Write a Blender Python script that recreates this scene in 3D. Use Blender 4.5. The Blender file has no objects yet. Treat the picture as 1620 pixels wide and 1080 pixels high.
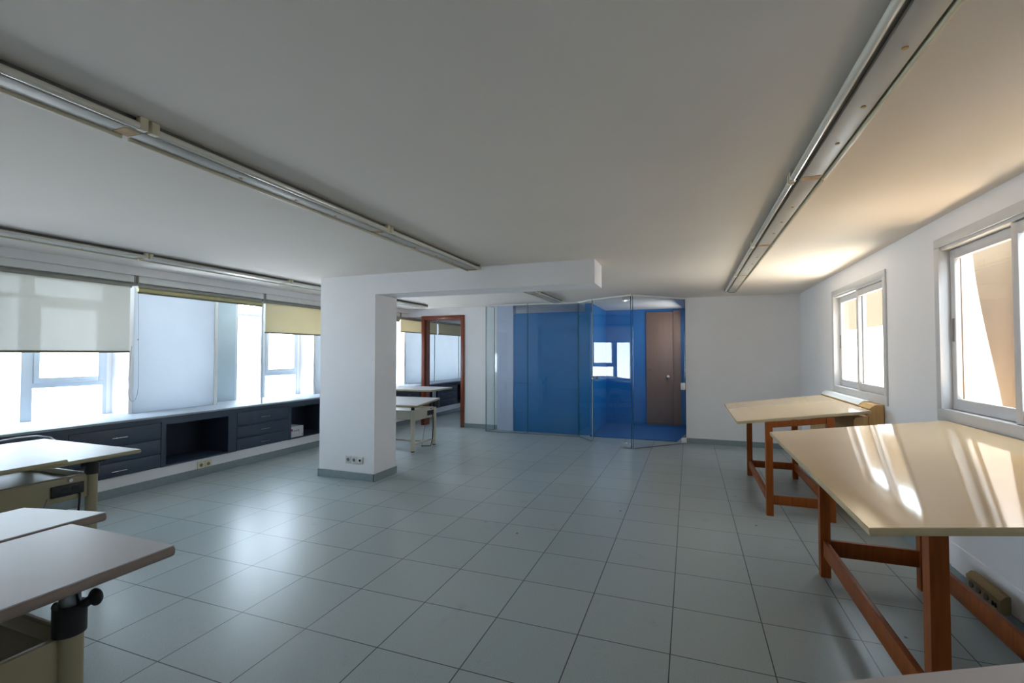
import bpy, bmesh, math, random
from mathutils import Vector, Matrix
random.seed(7)
S = bpy.context.scene
COL = S.collection
PI = math.pi
HC = 2.345          # ceiling height
XR = 1.57           # right wall
YB = 8.15           # back wall, right part
YD = 8.35           # back wall, part with the door

# ------------------------------------------------------------------ materials
def s2l(c):
    return tuple((v/12.92 if v <= .04045 else ((v+.055)/1.055)**2.4) for v in c)
def rgb(r, g, b):
    return s2l((r/255, g/255, b/255)) + (1,)

def new_mat(name):
    m = bpy.data.materials.new(name); m.use_nodes = True
    nt = m.node_tree; nt.nodes.clear()
    out = nt.nodes.new('ShaderNodeOutputMaterial')
    return m, nt, out

def pbr(name, col, rough=.5, metal=0., var=.06, scale=8., bump=0., bscale=60., coat=0., spec=.5, stretch=(1, 1, 1), detail=3.):
    """principled material whose colour drifts a little with noise"""
    m, nt, out = new_mat(name)
    p = nt.nodes.new('ShaderNodeBsdfPrincipled')
    nt.links.new(p.outputs[0], out.inputs[0])
    p.inputs['Roughness'].default_value = rough
    p.inputs['Metallic'].default_value = metal
    p.inputs['Coat Weight'].default_value = coat
    p.inputs['Coat Roughness'].default_value = .05
    p.inputs['Specular IOR Level'].default_value = spec
    tc = nt.nodes.new('ShaderNodeTexCoord')
    mp = nt.nodes.new('ShaderNodeMapping'); mp.inputs['Scale'].default_value = stretch
    nt.links.new(tc.outputs['Object'], mp.inputs[0])
    n = nt.nodes.new('ShaderNodeTexNoise'); n.inputs['Scale'].default_value = scale; n.inputs['Detail'].default_value = detail
    nt.links.new(mp.outputs[0], n.inputs[0])
    r = nt.nodes.new('ShaderNodeValToRGB')
    c = col[:3]
    r.color_ramp.elements[0].position = .3; r.color_ramp.elements[1].position = .7
    r.color_ramp.elements[0].color = tuple(max(0, v*(1-var)) for v in c) + (1,)
    r.color_ramp.elements[1].color = tuple(min(1, v*(1+var)) for v in c) + (1,)
    nt.links.new(n.outputs['Fac'], r.inputs[0])
    nt.links.new(r.outputs[0], p.inputs['Base Color'])
    if bump:
        n2 = nt.nodes.new('ShaderNodeTexNoise'); n2.inputs['Scale'].default_value = bscale
        nt.links.new(mp.outputs[0], n2.inputs[0])
        b = nt.nodes.new('ShaderNodeBump'); b.inputs['Strength'].default_value = bump; b.inputs['Distance'].default_value = .002
        nt.links.new(n2.outputs['Fac'], b.inputs['Height']); nt.links.new(b.outputs[0], p.inputs['Normal'])
    return m

def glass_mat(name, tint=(.93, .97, .96), refl=1.0, rough=0., ior=1.5):
    """architectural pane: see-through with a fresnel mirror reflection"""
    m, nt, out = new_mat(name)
    t = nt.nodes.new('ShaderNodeBsdfTransparent'); t.inputs[0].default_value = tint + (1,)
    g = nt.nodes.new('ShaderNodeBsdfGlossy'); g.inputs['Roughness'].default_value = rough
    g.inputs[0].default_value = (refl, refl, refl, 1)
    f = nt.nodes.new('ShaderNodeFresnel'); f.inputs[0].default_value = ior
    mx = nt.nodes.new('ShaderNodeMixShader')
    ge = nt.nodes.new('ShaderNodeNewGeometry'); su = nt.nodes.new('ShaderNodeMath'); su.operation = 'SUBTRACT'; su.inputs[0].default_value = 1
    ml = nt.nodes.new('ShaderNodeMath'); ml.operation = 'MULTIPLY'
    nt.links.new(ge.outputs['Backfacing'], su.inputs[1]); nt.links.new(su.outputs[0], ml.inputs[0]); nt.links.new(f.outputs[0], ml.inputs[1])
    nt.links.new(ml.outputs[0], mx.inputs[0]); nt.links.new(t.outputs[0], mx.inputs[1]); nt.links.new(g.outputs[0], mx.inputs[2])
    nt.links.new(mx.outputs[0], out.inputs[0])
    return m

def sheer_mat(name, col, see=.25, trans=.45):
    """woven or milky sheet: part see-through, part translucent, part diffuse"""
    m, nt, out = new_mat(name)
    t = nt.nodes.new('ShaderNodeBsdfTransparent')
    tr = nt.nodes.new('ShaderNodeBsdfTranslucent'); d = nt.nodes.new('ShaderNodeBsdfDiffuse')
    tc = nt.nodes.new('ShaderNodeTexCoord')
    n = nt.nodes.new('ShaderNodeTexNoise'); n.inputs['Scale'].default_value = 3
    nt.links.new(tc.outputs['Object'], n.inputs[0])
    r = nt.nodes.new('ShaderNodeValToRGB')
    r.color_ramp.elements[0].color = tuple(v*.95 for v in col[:3]) + (1,)
    r.color_ramp.elements[1].color = tuple(min(1, v*1.04) for v in col[:3]) + (1,)
    nt.links.new(n.outputs['Fac'], r.inputs[0])
    nt.links.new(r.outputs[0], tr.inputs[0]); nt.links.new(r.outputs[0], d.inputs[0])
    m1 = nt.nodes.new('ShaderNodeMixShader'); m1.inputs[0].default_value = trans
    nt.links.new(d.outputs[0], m1.inputs[1]); nt.links.new(tr.outputs[0], m1.inputs[2])
    m2 = nt.nodes.new('ShaderNodeMixShader'); m2.inputs[0].default_value = see
    nt.links.new(m1.outputs[0], m2.inputs[1]); nt.links.new(t.outputs[0], m2.inputs[2])
    nt.links.new(m2.outputs[0], out.inputs[0])
    return m

def floor_mat():
    m, nt, out = new_mat('grey_green_floor_tiles')
    N = nt.nodes.new; Lk = nt.links.new
    p = N('ShaderNodeBsdfPrincipled'); Lk(p.outputs[0], out.inputs[0])
    tc = N('ShaderNodeTexCoord')
    mp = N('ShaderNodeMapping'); mp.inputs['Location'].default_value = (.5478, -2.4261 + .45*40, 0)
    Lk(tc.outputs['Object'], mp.inputs[0])
    br = N('ShaderNodeTexBrick'); br.offset = 0; br.squash = 1
    br.inputs['Scale'].default_value = 1
    br.inputs['Brick Width'].default_value = .45; br.inputs['Row Height'].default_value = .45
    br.inputs['Mortar Size'].default_value = .0032; br.inputs['Mortar Smooth'].default_value = .3
    br.inputs['Color1'].default_value = rgb(160, 172, 174); br.inputs['Color2'].default_value = rgb(166, 177, 178)
    br.inputs['Mortar'].default_value = rgb(52, 58, 60)
    Lk(mp.outputs[0], br.inputs[0])
    sp = N('ShaderNodeTexNoise'); sp.inputs['Scale'].default_value = 180; sp.inputs['Detail'].default_value = 2
    Lk(tc.outputs['Object'], sp.inputs[0])
    r1 = N('ShaderNodeValToRGB'); r1.color_ramp.elements[0].position = .3; r1.color_ramp.elements[1].position = .7
    r1.color_ramp.elements[0].color = (.86, .86, .86, 1); r1.color_ramp.elements[1].color = (1.08, 1.08, 1.08, 1)
    Lk(sp.outputs['Fac'], r1.inputs[0])
    mu = N('ShaderNodeMixRGB'); mu.blend_type = 'MULTIPLY'; mu.inputs[0].default_value = 1
    Lk(br.outputs['Color'], mu.inputs[1]); Lk(r1.outputs[0], mu.inputs[2])
    # scattered scuffs and dirt
    dn = N('ShaderNodeTexNoise'); dn.inputs['Scale'].default_value = 3.5; dn.inputs['Detail'].default_value = 9; dn.inputs['Roughness'].default_value = .7
    Lk(tc.outputs['Object'], dn.inputs[0])
    r2 = N('ShaderNodeValToRGB'); r2.color_ramp.elements[0].position = .6; r2.color_ramp.elements[1].position = .85
    r2.color_ramp.elements[0].color = (0, 0, 0, 1); r2.color_ramp.elements[1].color = (.6, .6, .6, 1)
    Lk(dn.outputs['Fac'], r2.inputs[0])
    mx = N('ShaderNodeMixRGB'); mx.inputs[2].default_value = rgb(104, 106, 100)
    Lk(r2.outputs[0], mx.inputs[0]); Lk(mu.outputs[0], mx.inputs[1])
    vo = N('ShaderNodeTexVoronoi'); vo.inputs['Scale'].default_value = 2.6; vo.inputs['Randomness'].default_value = 1
    mp2 = N('ShaderNodeMapping'); mp2.inputs['Scale'].default_value = (1, .8, 1); Lk(tc.outputs['Object'], mp2.inputs[0]); Lk(mp2.outputs[0], vo.inputs[0])
    r3 = N('ShaderNodeValToRGB'); r3.color_ramp.elements[0].position = .022; r3.color_ramp.elements[1].position = .032
    r3.color_ramp.elements[0].color = (1, 1, 1, 1); r3.color_ramp.elements[1].color = (0, 0, 0, 1)
    Lk(vo.outputs['Distance'], r3.inputs[0])
    mx2 = N('ShaderNodeMixRGB'); mx2.inputs[2].default_value = rgb(58, 56, 52)
    Lk(r3.outputs[0], mx2.inputs[0]); Lk(mx.outputs[0], mx2.inputs[1])
    Lk(mx2.outputs[0], p.inputs['Base Color'])
    p.inputs['Roughness'].default_value = .3
    b = N('ShaderNodeBump'); b.inputs['Strength'].default_value = .12; b.inputs['Distance'].default_value = .002
    ad = N('ShaderNodeMath'); ad.operation = 'MULTIPLY_ADD'; ad.inputs[1].default_value = -1.; 
    Lk(br.outputs['Fac'], ad.inputs[0]); Lk(sp.outputs['Fac'], ad.inputs[2])
    Lk(ad.outputs[0], b.inputs['Height']); Lk(b.outputs[0], p.inputs['Normal'])
    p.inputs['Specular IOR Level'].default_value = .38
    return m

M = dict(
    floor=floor_mat(),
    wall=pbr('white_plaster', rgb(236, 235, 237), .75, var=.015, scale=2, bump=.12, bscale=120),
    ceiling=pbr('ceiling_paint', rgb(233, 225, 216), .85, var=.02, scale=1.2, bump=.1, bscale=90),
    blue=pbr('blue_wall_paint', rgb(8, 116, 186), .5, var=.05, scale=3),
    carpet=pbr('blue_carpet_pile', rgb(10, 90, 152), .95, var=.12, scale=90, bump=.6, bscale=300),
    lavender=pbr('wall_lavender_reflection', rgb(204, 210, 238), .6, var=.02, scale=3),  # white wall; the lavender reflection is put into its colour
    skirting=pbr('grey_tile_skirting', rgb(134, 148, 152), .35, var=.06, scale=30),
    reveal=pbr('recess_shade_blue_grey', rgb(172, 190, 200), .7, var=.03, scale=4),  # blue grey puts the shade of the window recess into the colour
    frame=pbr('painted_window_frame', rgb(196, 206, 216), .45, var=.02, scale=5),
    alu=pbr('silver_aluminium', rgb(206, 206, 208), .42, .1, var=.03, scale=5, stretch=(1, 1, .1)),
    alu_dark=pbr('dark_grey_metal', rgb(120, 118, 112), .5, .3, var=.03),  # dark metal of the latches and the cord bead
    mahogany=pbr('red_brown_door_wood', rgb(124, 56, 30), .35, var=.25, scale=9, stretch=(9, 9, .5), coat=.2),
    leg_wood=pbr('reddish_table_wood', rgb(142, 72, 20), .45, var=.2, scale=10, stretch=(6, 6, .6), coat=.05, spec=.3),
    cream=pbr('glossy_cream_laminate', rgb(226, 194, 146), .07, var=.03, scale=1.5, coat=.3),
    cream_edge=pbr('worn_cream_edge', rgb(190, 172, 134), .5, var=.08, scale=14),
    tan_board=pbr('tan_wood_panel', rgb(206, 164, 104), .5, var=.1, scale=7, stretch=(8, 8, .6)),
    brown_door=pbr('brown_door_varnish', rgb(136, 104, 88), .5, var=.06, scale=5, stretch=(6, 6, .5)),
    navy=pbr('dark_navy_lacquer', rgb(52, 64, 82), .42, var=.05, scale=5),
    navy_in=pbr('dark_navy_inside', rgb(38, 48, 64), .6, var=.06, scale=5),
    sill=pbr('pale_stone_sill', rgb(158, 168, 178), .5, var=.03, scale=9, spec=.25),
    chrome=pbr('chrome', rgb(214, 216, 218), .16, 1., var=.02),
    steel=pbr('brushed_steel', rgb(150, 154, 158), .28, 1., var=.03),
    beige_metal=pbr('khaki_enamel', rgb(158, 148, 118), .42, var=.03, scale=6),
    cream_metal=pbr('cream_enamel', rgb(196, 192, 176), .42, var=.03, scale=6),
    black=pbr('black_plastic', rgb(22, 22, 25), .45, var=.08, scale=20),
    white_lam=pbr('white_laminate', rgb(208, 209, 214), .5, var=.02, scale=3, spec=.25),
    grey_lam=pbr('grey_laminate', rgb(188, 182, 183), .36, var=.03, scale=2.5),
    taupe_edge=pbr('taupe_edge_band', rgb(138, 122, 114), .5, var=.06, scale=10),
    khaki_edge=pbr('khaki_edge_band', rgb(160, 152, 122), .5, var=.05, scale=10),
    lamp_body=pbr('aged_lamp_enamel', rgb(186, 184, 178), .45, var=.06, scale=3),
    lamp_gap_shade=pbr('lamp_gap_shadow_grey', rgb(92, 90, 86), .6, var=.06, scale=4),  # dark grey standing in for shade beside the tube
    lamp_tube=pbr('unlit_lamp_glass', rgb(214, 212, 200), .18, var=.02, scale=4, coat=.5),
    lamp_rim=pbr('yellowed_lamp_rim', rgb(206, 198, 170), .4, var=.08, scale=4),
    rust=pbr('yellow_brown_joint', rgb(176, 138, 78), .6, var=.25, scale=30),
    socket=pbr('cream_socket_plastic', rgb(214, 204, 170), .4, var=.03),
    socket_white=pbr('white_socket_plastic', rgb(214, 214, 214), .35, var=.02),
    socket_hole=pbr('socket_recess', rgb(120, 118, 112), .5, var=.05),
    old_socket=pbr('aged_beige_plastic', rgb(172, 156, 116), .45, var=.06),
    rail=pbr('white_rail', rgb(232, 234, 232), .4, var=.02),
    blind_tube=pbr('grey_blind_tube', rgb(150, 150, 142), .5, var=.04),
    olive_roll=pbr('olive_fabric_roll', rgb(196, 188, 138), .8, var=.06, scale=20),
    olive_dark=pbr('blind_weight_bar', rgb(120, 118, 96), .6, var=.05),
    cord=pbr('white_cord', rgb(200, 205, 212), .5, var=.03),
    grey_cord=pbr('grey_cord', rgb(120, 122, 128), .5, var=.03),
    blind_grey=sheer_mat('grey_screen_fabric', rgb(190, 190, 184), .1, .36),
    blind_cream=sheer_mat('cream_screen_fabric', rgb(206, 198, 170), .05, .36),
    opal=sheer_mat('opal_glazing', rgb(160, 165, 169), .0, .55),
    pane=glass_mat('clear_window_glass', (.97, .98, .98)),
    screen=glass_mat('greenish_partition_glass', (.95, .975, .975), ior=1.6),
    screen_edge=pbr('green_glass_edge', rgb(70, 100, 100), .15, var=.05),
    ledge=pbr('pale_terrace_render', rgb(228, 216, 196), .8, var=.04),
    awning=sheer_mat('tan_awning_canvas', rgb(142, 124, 104), .0, .3),
    sunlit_canvas=sheer_mat('sunlit_canvas', rgb(196, 180, 168), .0, .3),  # paler copy of the awning cloth, sunlight put into its colour
    carton=pbr('white_carton', rgb(214, 214, 218), .6, var=.03),
    red=pbr('red_print', rgb(184, 40, 44), .6, var=.03),
    ink=pbr('black_print', rgb(30, 30, 36), .6, var=.03),
)

# ------------------------------------------------------------------ mesh helpers
class MB:
    def __init__(self): self.bm = bmesh.new()
    def box(self, x0, x1, y0, y1, z0, z1, bev=0., seg=2, mat=None):
        b = self.bm
        v = [b.verts.new(p) for p in ((x0, y0, z0), (x1, y0, z0), (x1, y1, z0), (x0, y1, z0), (x0, y0, z1), (x1, y0, z1), (x1, y1, z1), (x0, y1, z1))]
        fs = [b.faces.new([v[i] for i in q]) for q in ((3, 2, 1, 0), (4, 5, 6, 7), (0, 1, 5, 4), (1, 2, 6, 5), (2, 3, 7, 6), (3, 0, 4, 7))]
        if bev:
            es = set(e for f in fs for e in f.edges)
            r = bmesh.ops.bevel(b, geom=list(es), offset=bev, segments=seg, affect='EDGES', profile=.5)
            vs = list({w for f in r['faces'] for w in f.verts} | {w for w in v if w.is_valid})
        else: vs = v
        if mat is not None: bmesh.ops.transform(b, matrix=mat, verts=vs)
        return self
    def hexa(self, bottom, top):
        """eight corner solid: bottom loop (ccw from above) and top loop"""
        b = self.bm; v = [b.verts.new(p) for p in list(bottom) + list(top)]
        for q in ((3, 2, 1, 0), (4, 5, 6, 7), (0, 1, 5, 4), (1, 2, 6, 5), (2, 3, 7, 6), (3, 0, 4, 7)): b.faces.new([v[i] for i in q])
        return self
    def cyl(self, p0, p1, r, r1=None, seg=20, caps=True):
        p0 = Vector(p0); p1 = Vector(p1); d = (p1-p0); L = d.length; d.normalize()
        q = d.to_track_quat('Z', 'Y').to_matrix().to_4x4(); q.translation = (p0+p1)/2
        bmesh.ops.create_cone(self.bm, cap_ends=caps, cap_tris=False, segments=seg, radius1=r, radius2=(r if r1 is None else r1), depth=L, matrix=q)
        return self
    def sphere(self, c, r, sc=(1, 1, 1), seg=16):
        bmesh.ops.create_uvsphere(self.bm, u_segments=seg, v_segments=seg//2, radius=r, matrix=Matrix.Translation(c) @ Matrix.Diagonal((*sc, 1)))
        return self
    def prism(self, poly, a0, a1, axis='y'):
        """extrude a polygon; axis y: poly in (x,z); axis x: poly in (y,z); axis z: poly in (x,y)"""
        f = {'y': lambda u, w, a: (u, a, w), 'x': lambda u, w, a: (a, u, w), 'z': lambda u, w, a: (u, w, a)}[axis]
        A = [self.bm.verts.new(f(u, w, a0)) for u, w in poly]; B = [self.bm.verts.new(f(u, w, a1)) for u, w in poly]
        self.bm.faces.new(A); self.bm.faces.new(B[::-1])
        n = len(poly)
        for i in range(n): self.bm.faces.new((A[i], B[i], B[(i+1) % n], A[(i+1) % n]))
        return self
    def tube(self, pts, r, seg=8):
        pts = [Vector(p) for p in pts]; rings = []
        for i, p in enumerate(pts):
            d = (pts[min(i+1, len(pts)-1)]-pts[max(i-1, 0)]).normalized()
            a = d.orthogonal().normalized() if i == 0 else (rings[-1][1]-d*rings[-1][1].dot(d)).normalized()
            c = d.cross(a)
            rings.append(([self.bm.verts.new(p+(a*math.cos(t)+c*math.sin(t))*r) for t in [2*PI*k/seg for k in range(seg)]], a))
        for (A, _), (B, _) in zip(rings, rings[1:]):
            for k in range(seg): self.bm.faces.new((A[k], A[(k+1) % seg], B[(k+1) % seg], B[k]))
        self.bm.faces.new(rings[0][0][::-1]); self.bm.faces.new(rings[-1][0])
        return self
    def xf(self, mat):
        bmesh.ops.transform(self.bm, matrix=mat, verts=self.bm.verts[:]); return self
    def build(self, name, mat, parent=None, smooth=True):
        bmesh.ops.recalc_face_normals(self.bm, faces=self.bm.faces[:])
        me = bpy.data.meshes.new(name); self.bm.to_mesh(me); self.bm.free()
        me.materials.append(M[mat] if isinstance(mat, str) else mat)
        if smooth:
            for p in me.polygons: p.use_smooth = True
            try: me.set_sharp_from_angle(angle=math.radians(32))
            except Exception: pass
        o = bpy.data.objects.new(name, me); COL.objects.link(o)
        if parent is not None: o.parent = parent
        return o

def B(*a, **k): return MB().box(*a, **k)
def tag(o, label=None, cat=None, group=None):
    if label: o['label'] = label
    if cat: o['category'] = cat
    if group: o['group'] = group
    return o
def thing(name, label, cat, loc=(0, 0, 0), rz=0., group=None):
    o = bpy.data.objects.new(name, None); o.empty_display_size = .1; COL.objects.link(o)
    o.location = loc; o.rotation_euler = (0, 0, rz)
    return tag(o, label, cat, group)
def struct(o, label=None, cat=None):
    o['kind'] = 'structure'
    return tag(o, label, cat)
def sthing(name, label, cat, loc=(0, 0, 0)):
    o = thing(name, label, cat, loc); o['kind'] = 'structure'; return o
def dup(root, loc=None, rz=None, label=None):
    r = root.copy(); COL.objects.link(r)
    if loc is not None: r.location = loc
    if rz is not None: r.rotation_euler = (0, 0, rz)
    if label: r['label'] = label
    for ch in list(root.children):
        c = ch.copy(); COL.objects.link(c); c.parent = r
        for g in list(ch.children):
            d = g.copy(); COL.objects.link(d); d.parent = c
    return r

# ------------------------------------------------------------------ shell
Y0, Y1 = -3.2, 14.0
XF = -6.2           # window plane of the left facade
XS = -5.9           # opal panels / rear edge of the sill
struct(B(-6.45, XR+.2, Y0-.2, Y1, -.12, 0).build('floor', 'floor'), 'grey green square floor tiles with thin dark joints', 'floor')
struct(B(-6.45, XR+.2, Y0-.2, Y1, HC, HC+.2).build('ceiling', 'ceiling'), 'plain off white flat ceiling', 'ceiling')

# right wall with three window openings
WIN_R = [(2.42, 3.95, 1.05, 2.175), (4.87, 6.40, 1.05, 2.13)]
w = MB(); ys = sorted(WIN_R); prev = Y0
for (a, b_, z0, z1) in ys:
    w.box(XR, XR+.1, prev, a, 0, HC); w.box(XR, XR+.1, a, b_, 0, z0); w.box(XR, XR+.1, a, b_, z1, HC); prev = b_
w.box(XR, XR+.1, prev, 10.2, 0, HC)
struct(w.build('wall_right', 'wall', smooth=False), 'white right wall with two sliding windows', 'wall')
# back wall: right part, and the part with the door on the left
struct(B(-.05, XR, YB, YB+.12, 0, HC).build('wall_back', 'wall', smooth=False), 'white back wall right of the glass entrance', 'wall')
DX0, DX1, DZ = -5.08, -4.12, 2.2     # outer size of the wooden door frame
w = MB(); w.box(DX1, -3.41, YD, YD+.12, 0, HC); w.box(-6.2, DX1, YD, YD+.12, DZ, HC)
struct(w.build('wall_back_doorway', 'wall', smooth=False), 'white back wall around the wooden doorway', 'wall')
struct(B(-6.4, XR+.2, Y0-.2, Y0, 0, HC).build('wall_rear', 'wall', smooth=False), 'white wall behind the viewer', 'wall')
# entrance hall behind the glass and the room behind the doorway
YH = 10.0
struct(B(-3.75, -.05, YH, YH+.12, 0, HC).build('wall_hall', 'blue', smooth=False), 'deep blue wall at the back of the glazed entrance hall', 'wall')
struct(B(-3.41, -3.085, 8.30, YD+.12, 0, HC).build('wall_hall_left', 'lavender', smooth=False), 'white wall end with lavender reflection painted in, behind the left glass panels', 'wall')
w = MB(); w.box(-3.085, -1.63, 8.31, 8.42, 0, 2.175); w.box(-1.75, -1.63, 8.42, YH, 0, HC)
struct(w.build('wall_hall_front', 'blue', smooth=False), 'blue wall standing close behind the flat glass panels', 'wall')
struct(B(-.05, .07, YB+.12, YH+.12, 0, HC).build('wall_hall_right', 'blue', smooth=False), 'blue side wall of the entrance hall', 'wall')
struct(B(-3.83, -3.71, YH, Y1, 0, HC).build('wall_next_room', 'wall', smooth=False), 'white wall of the room beyond the doorway', 'wall')
struct(B(-6.4, -3.71, Y1, Y1+.12, 0, HC).build('wall_next_room_end', 'wall', smooth=False), 'white end wall of the room beyond the doorway', 'wall')
tag(MB().prism([(-1.625, 8.2), (-.2, 8.2), (-.06, 9.1), (-.06, 9.99), (-1.625, 9.99)], .001, .012, 'z').build('carpet', 'carpet'), 'blue carpet covering the entrance hall behind the glass', 'carpet')

# column and beam
struct(B(-4.11, -3.332, 4.468, 4.888, 0, HC).build('column', 'wall', smooth=False), 'square white column with socket plates standing left of centre', 'column')
struct(B(-3.332, -.835, 4.468, 4.86, 2.115, HC).build('beam', 'wall', smooth=False), 'white ceiling beam running right from the column', 'beam')

# skirtings
struct(MB().box(-4.12, -3.322, 4.456, 4.468, 0, .085).box(-3.332, -3.32, 4.456, 4.9, 0, .085).box(-4.122, -4.11, 4.456, 4.9, 0, .085).build('baseboard_column', 'skirting'), 'grey tile skirting around the column', 'baseboard')
struct(B(-.045, XR, YB-.012, YB, 0, .085).build('baseboard_back', 'skirting'), 'grey tile skirting along the back wall', 'baseboard')
struct(B(DX1, -3.41, YD-.012, YD, 0, .085).build('baseboard_doorway', 'skirting'), 'grey tile skirting beside the wooden doorway', 'baseboard')
struct(B(XR-.012, XR, Y0, YB-.012, 0, .085).build('baseboard_right', 'skirting'), 'grey tile skirting along the right wall', 'baseboard')
struct(B(-5.415, -5.4, Y0, Y1, 0, .09).build('baseboard_left', 'skirting'), 'grey tile skirting below the navy cabinets', 'baseboard')
struct(B(-5.43, -5.415, Y0, Y1, .0, .2).build('trim_1', 'wall'), 'white plinth strip under the navy cabinets', 'trim')
struct(MB().prism([(XR, .085), (XR-.006, .085), (XR-.006, .236), (XR, .242)], Y0, 3.86, 'y').build('trim_2', 'wall'), 'shallow white wiring cover along the foot of the right wall', 'trim')

# ------------------------------------------------------------------ left facade
MODS = [2.72 + 2.79*k for k in range(-1, 5)]
ZT = 2.25
w = MB()
w.box(-6.4, -5.92, Y0, Y1, 0, .70)                     # parapet under the windows
w.box(-6.25, XF, Y0, Y1, ZT, 2.262); w.box(-6.25, XF, Y0, -.56, .70, ZT)
w.box(-6.4, -5.40, Y0, Y1, 2.262, HC)
struct(w.build('wall_left', 'wall', smooth=False), 'white parapet under the row of left windows', 'wall')
w = MB()
for m in MODS:
    a, b_ = m+.78, m+1.785
    if a > Y0 and m < 8:
        w.box(-6.25, XS, a-.03, a, .70, 2.26)              # reveal facing the viewer
        w.box(-6.25, XS-.0, b_, b_+.03, .70, HC)
        w.box(XF-.05, XF, m+.70, a-.03, .70, HC)
struct(w.build('wall_left_reveal', 'wall', smooth=False), 'white reveals stepping between the left windows', 'wall')
w = MB()
for m in MODS:
    if m < 8: w.box(XF-.05, XF, m+1.815, m+2.79-.47, .70, HC)
struct(w.build('wall_left_recess', 'reveal', smooth=False), 'recessed wall strips painted with pale blue grey shade between left windows', 'wall')
struct(MB().box(XF, -5.385, Y0, Y1, .742, .764, bev=.004).build('window_sill', 'sill'), 'long pale stone sill over the navy cabinets', 'window sill')
places = ['beside the viewer', 'half behind the lowered grey blind', 'between the rolled blind and the column', 'beside the wooden doorway', 'in the room beyond the doorway', 'at the far end']
wn = 0
for i, m in enumerate(MODS):
    wn += 1
    if m < 8.5:
        # frame with fixed light (left) and opening sash over a fixed pane (right), top lights above
        o = sthing('window_%d' % wn, 'pale framed window with transom, ' + places[i], 'window', (XF, m, .76))
        f = MB()
        f.box(-.05, 0, -.47, -.43, -.06, ZT-.76); f.box(-.06, .015, -.045, .045, -.06, ZT-.76); f.box(-.05, 0, .66, .70, -.06, ZT-.76)
        f.box(-.05, 0, -.43, -.045, 1.24, 1.28); f.box(-.05, 0, .045, .66, 1.18, 1.28)
        f.box(-.05, 0, -.43, -.045, -.06, -.02); f.box(-.05, 0, .045, .66, -.06, -.02)
        f.box(-.05, 0, -.43, .66, ZT-.80, ZT-.76)
        f.box(-.05, 0, .045, .66, .33, .38)
        f.build('window_frame', 'frame', o)
        s = MB(); s.box(-.03, .025, .05, .098, .382, 1.178, bev=.004); s.box(-.03, .025, .605, .655, .382, 1.178, bev=.004); s.box(-.03, .025, .098, .605, .382, .435, bev=.004); s.box(-.03, .025, .098, .605, 1.155, 1.178, bev=.004)
        sa = s.build('sash', 'frame', o)
        B(.025, .04, .42, .5, .40, .412, bev=.003).build('window_handle', 'frame', sa)
        B(-.008, -.002, .098, .605, .435, 1.155).build('glass', 'pane', sa)
        for (a, b_, c, d) in ((-.43, -.045, -.02, 1.24), (.045, .66, -.02, .33), (-.43, -.045, 1.28, ZT-.8), (.045, .66, 1.28, ZT-.8)):
            B(-.028, -.022, a, b_, c, d).build('glass', 'pane', o)
    if m < 8:
        wn += 1
        o = sthing('window_%d' % wn, 'large plain milky glazed panel, ' + ['beside the viewer', 'under the rolled up blind', 'hidden behind the column', 'seen through the doorway', 'beyond the doorway', 'at the far end'][i], 'window', (XS, m+.78, .76))
        B(-.02, -.008, .012, .993, .0, 2.25-.76).build('opal_panel', 'opal', o)
        f = MB(); f.box(-.022, 0, 0, .012, .004, 2.25-.76); f.box(-.022, 0, .993, 1.005, .004, 2.25-.76)
        f.build('panel_edge', 'rail', o)

# the room beyond the doorway: plain milky panels side by side
for i, (a, n) in enumerate(((9.0, 'left of the doorway jamb'), (10.3, 'framed by the doorway'), (11.6, 'farthest through the doorway'))):
    wn += 1
    o = sthing('window_%d' % wn, 'large plain milky glazed panel, ' + n, 'window', (XS, a, .76))
    B(-.02, -.008, .012, 1.288, .0, 2.25-.76).build('opal_panel', 'opal', o)
    f = MB(); f.box(-.022, 0, 0, .012, .004, 2.25-.76); f.box(-.022, 0, 1.288, 1.3, .004, 2.25-.76)
    f.build('panel_edge', 'rail', o)
struct(MB().box(-6.25, XS, 8.96, 9.0, .70, 2.26).box(-6.0, XS, 12.9, Y1, .70, 2.26).build('wall_next_room_left', 'wall', smooth=False), 'white wall end of the milky panels', 'wall')

# ------------------------------------------------------------------ right sliding windows
def slider(idx, y0, y1, z0, z1, label):
    o = sthing('window_%d' % idx, label, 'window', (XR, y0, z0))
    W, H = y1-y0, z1-z0
    f = MB()
    for (a, b_, c, d) in ((-.03, W+.03, -.05, .03), (-.03, W+.03, H-.03, H+.03), (-.03, .03, .03, H-.03), (W-.03, W+.03, .03, H-.03)):
        f.box(-.014, .0, a, b_, c, d, bev=.003)
    f.build('window_frame', 'alu', o)
    t = MB()
    t.box(0, .098, 0, W, 0, .028); t.box(0, .098, 0, W, H-.05, H); t.box(0, .098, 0, .02, .028, H-.05); t.box(0, .098, W-.02, W, .028, H-.05)
    t.build('track_frame', 'alu', o)
    for s, (a, b_, x) in enumerate(((W/2-.03, W-.025, .05), (.025, W/2+.03, .012))):
        q = MB()
        q.box(x, x+.03, a, a+.055, .03, H-.055, bev=.003); q.box(x, x+.03, b_-.055, b_, .03, H-.055, bev=.003)
        q.box(x, x+.03, a+.055, b_-.055, .03, .1, bev=.003); q.box(x, x+.03, a+.055, b_-.055, H-.115, H-.055, bev=.003)
        sa = q.build('sliding_sash', 'alu', o)
        B(x+.012, x+.018, a+.055, b_-.055, .1, H-.115).build('glass', 'pane', sa)
        yy = (b_-.03) if s == 0 else (a+.03)
        q = MB().box(x-.004, x+.001, yy-.012, yy+.012, H*.42, H*.42+.15, bev=.002); q.build('latch', 'alu_dark', sa)
slider(20, *WIN_R[0], 'large aluminium sliding window at right edge above the nearer cream table')
slider(21, *WIN_R[1], 'aluminium sliding window near the back corner above the tan cabinet')

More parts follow.
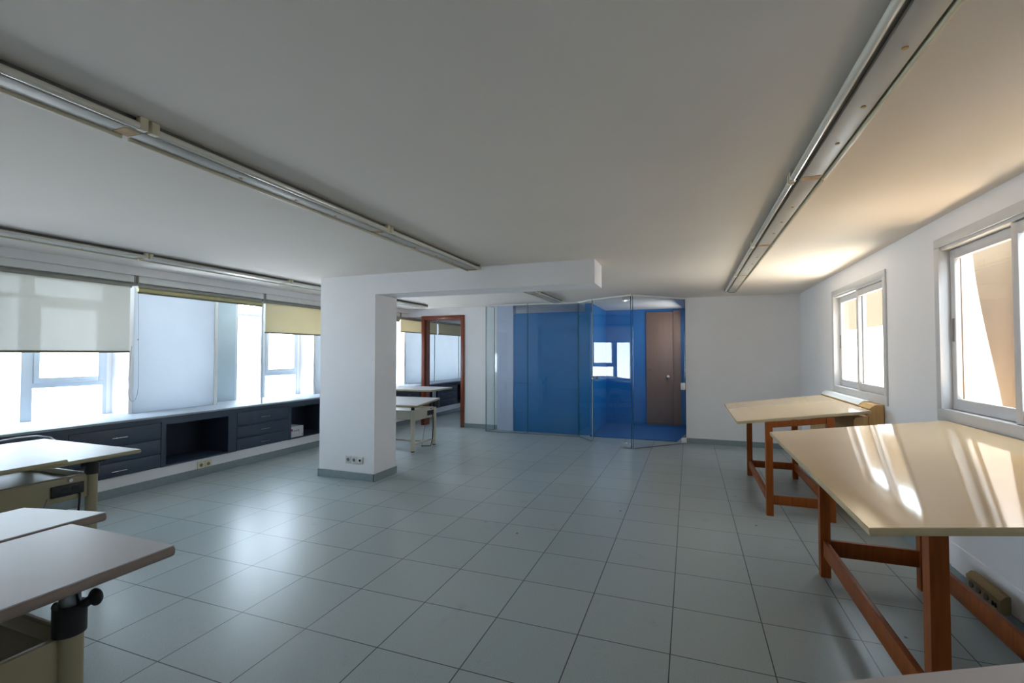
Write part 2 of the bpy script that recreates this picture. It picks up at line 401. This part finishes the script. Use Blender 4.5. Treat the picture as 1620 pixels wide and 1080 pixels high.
# outside the right windows: terrace ledge, canvas awnings
struct(MB().box(XR+.1, 4.2, -2.5, 9.5, .35, .5).build('terrace_outside', 'ledge'), 'pale terrace outside the right windows', 'terrace')
def canvas(name, pts, label, curved=0., mat='awning'):
    # hanging canvas with soft folds, outline pts in (y, z) given as left-edge curve function
    y_top, y_bot, yb, z0, z1, x0 = pts
    mb = MB(); n, k = 26, 26; grid = []
    for i in range(n+1):
        t = i/n; z = z1 + (z0-z1)*t
        ye = y_top + (y_bot-y_top)*(t**1.9)
        row = []
        for j in range(k+1):
            y = yb + (ye-yb)*j/k
            row.append((x0 + .03*math.sin(y*7+.4*t) + .12*t*curved, y, z))
        grid.append(row)
    for off in (0, .004):
        vs = [[mb.bm.verts.new((p[0]+off, p[1], p[2])) for p in r] for r in grid]
        for i in range(n):
            for j in range(k): mb.bm.faces.new((vs[i][j], vs[i][j+1], vs[i+1][j+1], vs[i+1][j]))
    o = mb.build(name, mat); o['kind'] = 'thing'
    return tag(o, label, 'awning')
canvas('canvas_awning', (4.90, 4.30, 2.0, .52, 2.6, 2.15), 'tan canvas awning hanging full height outside the nearer right window')
canvas('canvas_awning', (5.95, 5.95, 4.2, .52, 2.6, 2.42), 'canvas painted pale as if sunlit, behind the curved edge of the tan awning outside the nearer right window', 0., 'sunlit_canvas')
canvas('canvas_awning', (9.6, 9.6, 6.3, 1.79, 2.6, 2.25), 'short tan canvas awning outside the far right window')
canvas('canvas_awning', (4.41, 4.41, 4.29, .52, 2.5, 1.86), 'narrow tan canvas strip beside the nearer right window')

# ------------------------------------------------------------------ doors
o = sthing('door_1', 'red brown wooden door frame around the open doorway left of the glass screen', 'door', (DX0, YD, 0))
W = DX1-DX0
f = MB(); f.box(0, .075, -.03, .17, 0, DZ, bev=.006); f.build('jamb', 'mahogany', o)
f = MB(); f.box(W-.075, W, -.03, .17, 0, DZ, bev=.006); f.build('jamb', 'mahogany', o)
f = MB(); f.box(.075, W-.075, -.03, .17, DZ-.075, DZ, bev=.006); f.build('door_head', 'mahogany', o)
f = MB(); f.box(.075, .095, .02, .15, 0, DZ-.095); f.box(W-.095, W-.075, .02, .15, 0, DZ-.095); f.box(.075, W-.075, .02, .15, DZ-.095, DZ-.075)
f.build('door_stop', 'mahogany', o)
o = sthing('door_2', 'plain brown wooden door in the blue hall wall behind the glass', 'door', (-.81, YH, 0))
B(0, .52, -.045, -.005, .0, 2.28, bev=.003).build('door_leaf', 'brown_door', o)
B(.52, .66, -.07, 0, .0, 2.30, bev=.003).build('door_frame', 'brown_door', o)
MB().cyl((.42, -.045, .98), (.42, -.075, .98), .012).sphere((.42, -.09, .98), .03).build('door_knob', 'rail', o)
MB().cyl((.07, -.045, 1.11), (.07, -.055, 1.11), .013).build('peephole', 'chrome', o)

# ------------------------------------------------------------------ glass screen of the entrance
ZG0, ZG1 = .012, 2.318
def pane(name, a, b_, label, cat='glass panel', z0=ZG0, z1=ZG1, th=.01):
    a = Vector((*a, 0)); b_ = Vector((*b_, 0)); L = (b_-a).length; ang = math.atan2(b_.y-a.y, b_.x-a.x)
    o = thing(name, label, cat, a, ang)
    B(0.012, L-.012, -th/2, th/2, z0, z1).build('glass_sheet', 'screen', o)
    e = MB(); e.box(.008, .012, -th/2, th/2, z0, z1); e.build('polished_edge', 'screen_edge', o)
    e = MB(); e.box(L-.012, L-.008, -th/2, th/2, z0, z1); e.build('polished_edge', 'screen_edge', o)
    return o, L
GW = (-3.47, 8.33); GP = [(-3.545, 8.05), (-2.72, 8.075), (-1.80, 8.10), (-1.49, 7.75), (-.816, 7.357), (-.055, 8.13)]
def rails(o, L, bottom=True):
    B(.012, L-.012, -.012, .012, ZG1, HC-.003).build('top_channel', 'rail', o)
    if bottom: B(.01, L-.01, -.007, .007, 0, ZG0).build('bottom_channel', 'steel', o)
p1, L1 = pane('glass_panel', GW, (-3.538, 8.078), 'narrow side glass panel returning to the wall, leftmost of the entrance'); rails(p1, L1)
p2, L2 = pane('glass_panel', GP[0], GP[1], 'flat glass panel in front of the lavender wall end'); rails(p2, L2)
p3, L3 = pane('glass_panel', GP[1], GP[2], 'wide flat glass panel in front of the plain blue wall'); rails(p3, L3)
p4, L4 = pane('glass_panel', GP[2], GP[3], 'narrow angled glass panel left of the glass door'); rails(p4, L4)
p5, L5 = pane('glass_door', GP[3], GP[4], 'frameless glass door with round double knob and silver corner fittings', 'glass door')
B(.012, L5-.012, -.012, .012, ZG1+.004, HC-.003).build('top_channel', 'rail', p5)
for z in (ZG0-.006, ZG1-.075):
    B(L5-.16, L5-.012, -.014, .014, z, z+.075, bev=.003).build('corner_fitting', 'chrome', p5)
for sgn in (-1, 1):
    MB().cyl((.06, sgn*.006, 1.04), (.06, sgn*.03, 1.04), .012).sphere((.06, sgn*.05, 1.04), .03, (1, .8, 1)).build('knob', 'steel', p5)
B(.002, .008, -.006, .006, ZG0, ZG1).build('edge_seal', 'rail', p5)
p6, L6 = pane('glass_panel', (GP[4][0]+.012, GP[4][1]+.012), GP[5], 'tall glass panel angling back to the wall in front of the brown door'); rails(p6, L6)
B(L6-.09, L6-.02, -.02, .02, .86, .97, bev=.006).build('wall_clamp', 'rail', p6)
B(L6-.09, L6-.0, -.014, .014, .012, .09, bev=.004).build('wall_clamp', 'rail', p6)

# ------------------------------------------------------------------ navy cabinets under the sill
ZC0, ZC1 = .2, .74
def drawer_unit(y):
    o = thing('drawer_cabinet', 'x', 'cabinet', (-5.4, y, 0), 0, 'navy cabinets under the sill')
    c = MB(); c.box(-.5, -.02, 0, .87, ZC0, ZC1); c.box(-.02, 0, 0, .87, .69, ZC1); c.box(-.02, 0, 0, .02, ZC0, .69); c.box(-.02, 0, .85, .87, ZC0, .69)
    c.build('carcass', 'navy', o)
    for (z0, z1, zh) in ((.205, .347, .262), (.353, .505, .43), (.511, .685, .595)):
        d = B(-.0195, .002, .025, .845, z0, z1, bev=.002).build('drawer', 'navy', o)
        MB().box(.018, .026, .365, .505, zh-.004, zh+.004, bev=.002).box(.002, .02, .372, .38, zh-.004, zh+.004).box(.002, .02, .49, .498, zh-.004, zh+.004).build('drawer_handle', 'chrome', d)
    return o
def open_unit(y):
    o = thing('open_cabinet', 'x', 'cabinet', (-5.4, y, 0), 0, 'navy cabinets under the sill')
    c = MB(); c.box(-.5, 0, 0, .03, ZC0, ZC1); c.box(-.5, 0, .78, .88, ZC0, ZC1); c.box(-.5, 0, .03, .78, .66, ZC1); c.box(-.5, 0, .03, .78, ZC0, .215)
    c.build('carcass', 'navy', o)
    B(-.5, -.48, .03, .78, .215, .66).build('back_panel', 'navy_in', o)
    return o
dl = ['navy three drawer cabinet behind the white double board desk', 'navy three drawer cabinet left of the open shelf holding a carton',
      'navy three drawer cabinet hidden behind the column', 'navy three drawer cabinet just before the doorway', 'navy three drawer cabinet seen through the doorway']
nl = ['navy open cabinet at the left edge of the view', 'navy open empty cabinet between the two nearer drawer cabinets', 'navy open cabinet with a small white carton inside',
      'navy open cabinet behind the far pair of drafting boards', 'navy open cabinet left of the doorway jamb', 'navy open cabinet farthest beyond the doorway']
d0 = drawer_unit(2.66); d0['label'] = dl[0]
for k in range(1, 5): dup(d0, (-5.4, 2.66+1.75*k, 0), None, dl[k])
n0 = open_unit(1.78); n0['label'] = nl[0]
for k in range(1, 6): dup(n0, (-5.4, 1.78+1.75*k, 0), None, nl[k])
# carton in the open shelf
o = thing('carton', 'small white carton with red corner print inside the open navy shelf', 'box', (-5.425, 5.315, .216), 0)
B(-.24, 0, 0, .25, 0, .155, bev=.002).build('carton_body', 'carton', o)
B(0, .0006, .002, .045, .09, .128).build('red_print', 'red', o)
q = MB()
for i, (a, z, h) in enumerate(((.065, .085, .012), (.083, .085, .016), (.101, .085, .012), (.119, .085, .016), (.14, .075, .04), (.162, .085, .014), (.225, .015, .02))):
    B(0, .0006, a, a+.009, z, z+h).build('black_print', 'ink', o)

# ------------------------------------------------------------------ roller blinds
def blind(y0, y1, zb, fabric, label, rolled=False):
    o = thing('roller_blind', label, 'blind', (-5.45, y0, 2.25), 0, 'roller blinds over the left windows')
    L = y1-y0
    q = MB().prism([(-.05, .01), (.012, .01), (.018, -.002), (.018, -.06), (.0, -.064), (-.05, -.064)], .0, L, 'y'); q.build('head_rail', 'rail', o)
    for a in (-.004, L-.012):
        B(-.06, .024, a, a+.016, -.1, .095-.005, bev=.003).build('bracket', 'blind_tube', o)
    MB().cyl((-.022, .02, -.092), (-.022, L-.02, -.092), .03).build('roller_tube', 'blind_tube' if not rolled else 'blind_tube', o)
    if rolled:
        MB().cyl((.0, .015, -.135), (.0, L-.02, -.135), .022).build('rolled_fabric', 'olive_roll', o)
        B(-.006, .006, .015, L-.02, -.172, -.152).build('bottom_bar', 'olive_dark', o)
    else:
        B(-.0015, 0, .02, L-.035, zb-2.25+.016, -.09).build('fabric', fabric, o)
        B(-.008, .006, .015, L-.03, zb-2.25-.004, zb-2.25+.016, bev=.004).build('bottom_bar', 'olive_dark', o)
    return o
b1 = blind(1.64, 3.24, 1.455, 'blind_grey', 'grey screen roller blind lowered halfway at the left edge')
pts = []
for i in range(41):
    t = i/40
    if t < .42: pts.append((.012, 1.632+.03*t/.42*.6, -.15-(1.0)*t/.42))
    elif t < .58:
        a = (t-.42)/.16*PI; pts.append((.012, 1.6-.0+.05*math.cos(a), -1.15-.16*math.sin(a)))
    else: pts.append((.012, 1.55+.03*(t-.58)/.42, -1.15+.42*(t-.58)/.42))
MB().tube(pts, .0025, 6).build('pull_cord', 'grey_cord', b1)
MB().sphere((.012, 1.64, -.66), .008).build('cord_bead', 'alu_dark', b1)
blind(3.26, 4.845, 2.1, None, 'rolled up olive roller blind over the milky panel', True)
blind(4.865, 6.46, 1.725, 'blind_cream', 'cream roller blind lowered a third just left of the column')
blind(6.48, 8.1, 2.1, None, 'rolled up olive roller blind behind the column', True)
blind(8.12, 9.64, 1.88, 'blind_cream', 'cream roller blind seen between the column and the doorway')
blind(9.66, 11.2, 1.885, 'blind_cream', 'cream roller blind farthest through the doorway')
# slim post between the second and third blinds
struct(MB().box(-5.475, -5.462, 4.852, 4.862, .764, 2.2).build('trim_3', 'cord'), 'slim guide post rising from the sill between two blinds', 'trim')

# ------------------------------------------------------------------ ceiling lamps (unlit battens in rows)
def lamp(L, s, label, loc, grp):
    """s=+1: bare tube on the +x side of the channel"""
    o = thing('fluorescent_lamp', label, 'ceiling lamp', loc, 0, grp)
    L -= .004
    q = MB(); q.box(-.055, .035, .0, L, -.045, -.001, bev=.003)
    if s < 0: q.xf(Matrix.Diagonal((-1, 1, 1, 1)))
    q.build('lamp_channel', 'lamp_body', o)
    B(min(s*.035, s*.05), max(s*.035, s*.05), .01, L-.01, -.034, -.001).build('gap_shadow_strip', 'lamp_gap_shade', o)  # dark strip painted as the shade between channel and tube
    MB().cyl((s*.066, .034, -.036), (s*.066, L-.034, -.036), .0145).build('lamp_tube', 'lamp_tube', o)
    B(min(s*-.064, s*-.075), max(s*-.064, s*-.075), .01, L-.01, -.055, -.001, bev=.002).build('side_rim', 'lamp_rim', o)
    for y in (.004, L-.034):
        MB().box(s*.066-.014, s*.066+.014, y, y+.03, -.05, -.001, bev=.003).build('lamp_holder', 'lamp_rim', o)
    for y in (L*.3, L*.52, L*.72): MB().cyl((-s*.02, y, -.045), (-s*.02, y, -.048), .008, seg=10).build('screw', 'rust', o)
    B(min(-s*.05, s*.03), max(-s*.05, s*.03), L-.055, L-.001, -.0462, -.045).build('joint_plate', 'rust', o)
    return o
rr = [('nearest right lamp above the nearer cream table', 1.145), ('second right lamp above the cream tables', 2.685), ('third right lamp towards the back wall', 4.225), ('farthest right lamp against the back wall', 5.765)]
lr = lamp(1.54, -1, 'unlit fluorescent lamp, ' + rr[0][0], (.555, rr[0][1], HC), 'right row of ceiling lamps')
for n, y in rr[1:]: dup(lr, (.555, y, HC), None, 'unlit fluorescent lamp, ' + n)
mr = [('nearest of the middle row, above the grey board', -.40), ('second of the middle row, left of centre', 1.20), ('third of the middle row, ending at the beam', 2.80),
      ('middle row just behind the beam', 4.90)]
lm = lamp(1.60, 1, 'unlit fluorescent lamp, ' + mr[0][0], (-2.0, mr[0][1], HC), 'middle row of ceiling lamps')
lm.rotation_euler[2] = .012
for i, (n, y) in enumerate(mr[1:]):
    c = dup(lm, (-2.0-.02*(i+1), y, HC), .012, 'unlit fluorescent lamp, ' + n)
lm2 = lamp(1.3, 1, 'unlit fluorescent lamp, short one of the middle row in front of the glass entrance', (-2.07, 6.49, HC), 'middle row of ceiling lamps')
ll = [('nearest of the window row above the lowered blind', 1.20), ('window row above the rolled blind', 2.82), ('window row ending beside the column', 4.44), ('window row behind the column', 6.06)]
lw = lamp(1.62, 1, 'unlit fluorescent lamp, ' + ll[0][0], (-4.62, ll[0][1], HC), 'window row of ceiling lamps')
for n, y in ll[1:]: dup(lw, (-4.62, y, HC), None, 'unlit fluorescent lamp, ' + n)

# ------------------------------------------------------------------ drafting desks with two boards
def board(x0, x1, y0, y1, z_at_y0, z_at_y1, th, top, edge, parent, name):
    L = math.hypot(y1-y0, z_at_y1-z_at_y0); a = math.atan2(z_at_y1-z_at_y0, y1-y0)
    mt = Matrix.Translation((0, y0, z_at_y0)) @ Matrix.Rotation(a, 4, 'X')
    o = MB().box(x0, x1, 0, L, -th, -.002, bev=min(.012, th*.35), seg=3).xf(mt).build(name, edge, parent)
    MB().box(x0+.006, x1-.006, .006, L-.006, -.004, 0).xf(mt).build('board_surface', top, o)
    return o
def desk(label, loc, rz, s, hi, lo, top_hi, top_lo, edge, metal, th=.028, width=1.18, raised=True, strip=True, lo_over=None):
    """origin at the floor under the rear leg nearest the viewer; s=-1 the desk extends to -x, +1 to +x; y runs rearwards"""
    o = thing('drafting_desk', label, 'desk', loc, rz, 'two board drafting desks')
    fx = s*(width-.4); r = .034
    ov = -s*.22
    def xr(a, b_): return (min(a, b_), max(a, b_))
    y1, y0, z = hi
    board(*xr(ov, s*(width-.2)), y0, y1, z, z, th, top_hi, edge, o, 'raised_board')
    ly1, ly0, zh, zl = lo
    board(*xr(-s*(lo_over if lo_over else .38), s*(width-.2)), ly0, ly1, zl, zh, th, top_lo, edge, o, 'tilting_board')
    for (x, y) in ((0, 0), (0, -.62), (fx, 0), (fx, -.62)):
        l = MB().cyl((x, y, .014), (x, y, .612), r, seg=28).build('leg', metal, o)
        MB().cyl((x, y, 0), (x, y, .016), .03, .026).build('foot_glide', 'black', l)
        zt = (z-th-.004) if y == 0 else (zl + (zh-zl)*((-.62-ly0)/(ly1-ly0)) - th - .012)
        if y == 0:
            c = MB().cyl((x, y, .60), (x, y, min(.685, zt)), .041, seg=28)
            c.build('collar', 'black', l)
            k = MB().cyl((x-s*.02, y+.03, .68), (x-s*.035, y+.055, .70), .014); k.sphere((x-s*.035, y+.058, .70), .026, (.6, 1, 1)); k.build('clamp_knob', 'black', l)
            MB().cyl((x, y-.03, .67), (x+s*.005, y-.062, .668), .013).build('clamp_knob', 'black', l)
            if zt > .69: MB().cyl((x, y, .68), (x, y, zt), .026, seg=24).build('post', 'steel', l)
        elif zt > .62:
            MB().cyl((x, y, .605), (x, y, zt), .026, seg=20).build('pivot_bracket', 'black', l)
    for x in (0, fx):
        sp = B(x-.012, x+.012, -.588, -.03, .45, .605, bev=.003).build('side_panel', metal, o)
        B(x-.004, x+.004, -.588, -.03, .6049, .612).build('panel_lip', metal, sp)
        if strip and x == 0:
            sx = x-s*.012
            st = MB().box(*xr(sx, sx-s*.014), -.235, -.055, .487, .562, bev=.004).build('socket_strip', 'black', o)
            for yy in (-.105, -.165): MB().cyl((sx-s*.0135, yy, .525), (sx-s*.016, yy, .525), .02, seg=18).build('socket', 'ink', st)
            MB().cyl((sx, -.13, .585), (sx-s*.012, -.13, .585), .012, seg=14).build('lock_barrel', 'chrome', o)
            MB().tube([(sx-s*.006, -.075, .49), (sx-s*.02, -.085, .42), (sx-s*.03, -.1, .3), (sx-s*.03, -.12, .12), (sx-s*.02, -.16, .012), (sx+s*.12, -.2, .008)], .0065).build('power_cable', 'black', o)
            MB().tube([(sx, -.25, .49), (sx, -.29, .36), (sx+s*.02, -.31, .2), (sx+s*.05, -.3, .01)], .003).build('thin_cable', 'grey_cord', o)
        B(x-.014, x+.014, -.588, -.03, .09, .118, bev=.003).build('foot_rail', metal, o)
    for y in (0, -.62):
        B(*xr(s*.03, fx-s*.03), y-.012, y+.012, .47, .60, bev=.003).build('long_rail', metal, o)
    B(*xr(s*.03, fx-s*.03), -.32, -.292, .092, .118, bev=.003).build('stretcher', metal, o)
    tr = MB().box(*xr(s*.02, fx-s*.02), -.6, -.02, .562, .568); tr.build('tray', metal, o)
    return o
# nearest left: seen end-on, grey raised board with white tilting board behind it
desk('drafting desk with grey raised board at lower left corner', (-1.765, .89, 0), -PI/2, 1, (.145, -.435, .80), (-.51, -1.11, .785, .735), 'grey_lam', 'white_lam', 'taupe_edge', 'beige_metal', th=.036, strip=True)
# second: white boards in front of the navy cabinets
dB = desk('white topped drafting desk with black socket strip before the navy drawers', (-3.95, 2.10, 0), 0, -1, (.19, -.40, .75), (-.245, -.98, .766, .766), 'white_lam', 'white_lam', 'khaki_edge', 'beige_metal', lo_over=.225)
MB().tube([(-.62, -.6, .79), (-.8, -.3, .79), (-.93, .0, .79), (-.94, .12, .785), (-.9, .19, .765), (-.86, .2, .74)], .006).build('pencil_rail', 'steel', dB)
# far pair behind the column
desk('drafting desk with cream frame and tilted white board right of the column', (-3.80, 6.62, 0), 0, -1, (.21, -.47, .90), (-.54, -1.17, .80, .75), 'white_lam', 'white_lam', 'khaki_edge', 'cream_metal', width=1.4, lo_over=.41)

# ------------------------------------------------------------------ cream tilting tables on wooden frames
def wood_table(label, x0, x1, y0, y1, bx0, bx1, by0, by1, zl, slope, zs0, zs1, lw=.056):
    o = thing('drawing_table', label, 'table', ((x0+x1)/2, (y0+y1)/2, 0), 0, 'cream drawing tables')
    cx, cy = (x0+x1)/2, (y0+y1)/2
    th = .026
    def zt(x): return zl + slope*(x-bx0)
    # board, tilted up towards the wall
    L = math.hypot(bx1-bx0, zt(bx1)-zl); a = math.atan2(slope, 1)
    mt = Matrix.Translation((bx0-cx, by0-cy, zl)) @ Matrix.Rotation(-a, 4, 'Y')
    bd = MB().box(0, L, 0, by1-by0, -th, -.001, bev=.004).xf(mt).build('board', 'cream_edge', o)
    MB().box(.003, L-.003, .003, by1-by0-.003, -.003, 0).xf(mt).build('board_surface', 'cream', bd)
    def under(x): return zt(x) - th*math.cos(a) - .004
    for X in (x0, x1):
        for Y in (y0, y1):
            h = lw/2
            MB().hexa([(X-h-cx, Y-h-cy, 0), (X+h-cx, Y-h-cy, 0), (X+h-cx, Y+h-cy, 0), (X-h-cx, Y+h-cy, 0)],
                      [(X-h-cx, Y-h-cy, under(X-h)), (X+h-cx, Y-h-cy, under(X+h)), (X+h-cx, Y+h-cy, under(X+h)), (X-h-cx, Y+h-cy, under(X-h))]).build('leg', 'leg_wood', o)
    h = lw/2; g = .0005
    for Y in (y0, y1):
        B(x0+h-g-cx, x1-h+g-cx, Y-.014-cy, Y+.014-cy, zs0, zs1, bev=.003).build('stretcher', 'leg_wood', o)
        a0, a1 = x0+h-g, x1-h+g
        MB().hexa([(a0-cx, Y-.014-cy, under(a0)-.05), (a1-cx, Y-.014-cy, under(a1)-.05), (a1-cx, Y+.014-cy, under(a1)-.05), (a0-cx, Y+.014-cy, under(a0)-.05)],
                  [(a0-cx, Y-.014-cy, under(a0)), (a1-cx, Y-.014-cy, under(a1)), (a1-cx, Y+.014-cy, under(a1)), (a0-cx, Y+.014-cy, under(a0))]).build('apron', 'leg_wood', o)
    for X in (x0, x1):
        B(X-.014-cx, X+.014-cx, y0+h-g-cy, y1-h+g-cy, zs0, zs1, bev=.003).build('stretcher', 'leg_wood', o)
    for X in (x0+.05, x1-.05):
        B(X-.012-cx, X+.012-cx, y0+.014-cy, y1-.014-cy, under(X-.012)-.05, under(X-.012)-.001).build('side_rail', 'leg_wood', o)
    return o
wood_table('cream drawing table on reddish wooden legs, farther one near the back corner', .665, 1.135, 4.80, 6.28, .405, 1.435, 4.80, 6.45, .82, .137, .10, .178)
wood_table('large glossy cream drawing table on reddish wooden legs, nearer one in the right foreground', .815, 1.335, 2.12, 3.62, .537, 1.548, 1.845, 3.845, .88, .132, .135, .235)

# grey board desk at the lower right corner
o = thing('grey_desk', 'grey laminate desk top cropped at the lower right corner', 'desk', (.27, 1.19, 0), math.atan2(.129, .382))
L = 1.18; sl = .05/.403
mt = Matrix.Translation((0, 0, .75)) @ Matrix.Rotation(-math.atan(sl), 4, 'Y')
bd = MB().box(0, L, -.7, 0, -.03, -.001, bev=.012, seg=3).xf(mt).build('board', 'taupe_edge', o)
MB().prism([(.02, -.006), (.006, -.02), (.006, -.694), (L-.006, -.694), (L-.006, -.02), (L-.02, -.006)], -.003, 0.0005, 'z').xf(mt).build('board_surface', 'grey_lam', bd)
for (x, y) in ((.25, -.2), (.25, -.58), (.95, -.2), (.95, -.58)):
    l = MB().cyl((x, y, .012), (x, y, .715+sl*x), .03).build('leg', 'beige_metal', o)
    MB().cyl((x, y, 0), (x, y, .014), .028).build('foot_glide', 'black', l)
B(.28, .92, -.212, -.188, .52, .64, bev=.003).build('long_rail', 'beige_metal', o)
for x in (.25, .95): B(x-.012, x+.012, -.552, -.228, .52, .64, bev=.003).build('side_panel', 'beige_metal', o)

# tan wall cabinet (convector case) under the far right window
o = thing('convector_cabinet', 'tan wooden cabinet with white grille top under the far window', 'cabinet', (0, 4.93, 0))
prof = [(1.345, 0), (1.345, .86), (1.36, .885), (1.448, .90), (1.46, .965), (1.50, .998), (1.565, 1.0), (1.565, 0)]
MB().prism(prof, 0, 1.6, 'y').build('case', 'tan_board', o)
MB().prism([(1.4605, .968), (1.50, 1.001), (1.564, 1.003), (1.564, 1.012), (1.498, 1.010), (1.4545, .972)], .28, 1.6, 'y').build('grille_top', 'rail', o)
B(1.453, 1.4595, .45, 1.5, .93, .95).build('air_slot', 'black', o)
B(1.452, 1.4545, -.0025, 0, .0, .9).build('panel_seam', 'leg_wood', o)

# ------------------------------------------------------------------ socket plates
def sockets(name, label, loc, rz, kinds, mat, wide, h):
    o = thing(name, label, 'socket', loc, rz)
    n = len(kinds)
    for i, k in enumerate(kinds):
        p = MB().box(i*wide+.0015, (i+1)*wide-.0015, -.01, 0, -h/2, h/2, bev=.003).build('plate', mat, o)
        c = (i+.5)*wide
        if k == 'r':
            MB().cyl((c, -.0095, 0), (c, -.0115, 0), .02, seg=24).build('socket_well', 'socket_hole', p)
            MB().cyl((c-.008, -.0112, 0), (c-.008, -.0122, 0), .003, seg=10).cyl((c+.008, -.0112, 0), (c+.008, -.0122, 0), .003, seg=10).build('pin_hole', 'black', p)
        elif k == 'd':
            MB().cyl((c, -.0095, 0), (c, -.012, 0), .014, seg=20).build('jack', 'black', p)
    return o
sockets('wall_socket', 'white triple socket plate low on the front of the column', (-3.725, 4.468, .225), 0, 'rrd', 'socket_white', .082, .08)
sockets('wall_socket', 'cream double socket plate on the plinth below the open navy shelf', (-5.415, 3.925, .125), PI/2, 'rr', 'socket', .09, .09)
o = thing('socket_trunking', 'aged beige socket block above the skirting under the nearer cream table', 'socket', (XR-.006, 3.585, .118), -PI/2)
MB().prism([(0, -.045), (-.035, -.045), (-.045, .025), (-.02, .05), (0, .05)], 0, .33, 'x').build('casing', 'old_socket', o)
# casing is extruded along its local x; sockets sit on the sloping front
for i in range(3):
    c = .05+i*.075
    MB().cyl((c, -.038, -.012), (c, -.046, -.011), .019, seg=20).build('socket_well', 'socket_hole', o)
for c in (.255, .28): B(c-.006, c+.006, -.044, -.037, -.03, -.008).build('jack', 'black', o)

# ------------------------------------------------------------------ light
wd = bpy.data.worlds.new('World'); S.world = wd; wd.use_nodes = True
nt = wd.node_tree; nt.nodes.clear()
out = nt.nodes.new('ShaderNodeOutputWorld'); bg = nt.nodes.new('ShaderNodeBackground')
tc = nt.nodes.new('ShaderNodeTexCoord'); sx = nt.nodes.new('ShaderNodeSeparateXYZ'); rp = nt.nodes.new('ShaderNodeValToRGB')
mr_ = nt.nodes.new('ShaderNodeMapRange'); mr_.inputs['From Min'].default_value = -1
nt.links.new(tc.outputs['Generated'], sx.inputs[0]); nt.links.new(sx.outputs['Z'], mr_.inputs[0]); nt.links.new(mr_.outputs[0], rp.inputs[0])
rp.color_ramp.elements[0].position = .46; rp.color_ramp.elements[0].color = (1.02, 1.08, 1.14, 1)
rp.color_ramp.elements[1].position = .56; rp.color_ramp.elements[1].color = (.62, .75, .88, 1)
nt.links.new(rp.outputs[0], bg.inputs[0]); bg.inputs[1].default_value = 9.0
nt.links.new(bg.outputs[0], out.inputs[0])
wd.cycles.sampling_method = 'AUTOMATIC'

def area(name, loc, direction, sx_, sy_, power=0., col=(1, 1, 1), portal=False):
    l = bpy.data.lights.new(name, 'AREA'); l.shape = 'RECTANGLE'; l.size = sx_; l.size_y = sy_; l.energy = power; l.color = col
    if portal: l.cycles.is_portal = True
    o = bpy.data.objects.new(name, l); COL.objects.link(o); o.location = loc
    o.rotation_euler = Vector(direction).to_track_quat('-Z', 'Y').to_euler()
    return o
# daylight portals in the window openings
area('daylight_left', (-6.35, 5.4, 1.54), (1, 0, 0), 17.4, 1.6, portal=True)
area('daylight_right', (XR+.12, 3.185, 1.61), (-1, 0, 0), 1.5, 1.1, portal=True)
area('daylight_right', (XR+.12, 5.635, 1.59), (-1, 0, 0), 1.5, 1.05, portal=True)
area('hall_fill_light', (-.09, 9.1, 1.6), (-1, .1, -.1), 1.2, 1.2, 8, (.95, .97, 1.))  # added fill lamp that brightens the hall; no window there
# added area lamps standing in for assumed sunlight bounced up from the terrace
area('added_bounce_lamp', (2.02, 5.75, .62), (-.8, .0, 1.25), 2.0, .5, 42, (1., .9, .72))
area('added_bounce_lamp', (2.05, 3.6, .7), (-.9, .2, 1.2), 1.0, .3, 14, (1., .74, .46))

# ------------------------------------------------------------------ camera
cam = bpy.data.cameras.new('Camera'); co = bpy.data.objects.new('Camera', cam); COL.objects.link(co)
cam.sensor_width = 36; cam.lens = 747.2553/1620*36; cam.clip_start = .02; cam.clip_end = 200
co.location = (0, 0, 3.2083*.45); co.rotation_euler = (PI/2+.0253, 0, .3583)
S.camera = co
S.view_settings.view_transform = 'Standard'; S.view_settings.look = 'None'; S.view_settings.gamma = 1; S.view_settings.use_curve_mapping = False
S.view_settings.exposure = 1.05
S.cycles.max_bounces = 12; S.cycles.diffuse_bounces = 6; S.cycles.glossy_bounces = 5; S.cycles.transparent_max_bounces = 16; S.cycles.transmission_bounces = 6
S.cycles.caustics_reflective = False; S.cycles.caustics_refractive = False
S.cycles.sample_clamp_indirect = 8; S.cycles.use_denoising = True
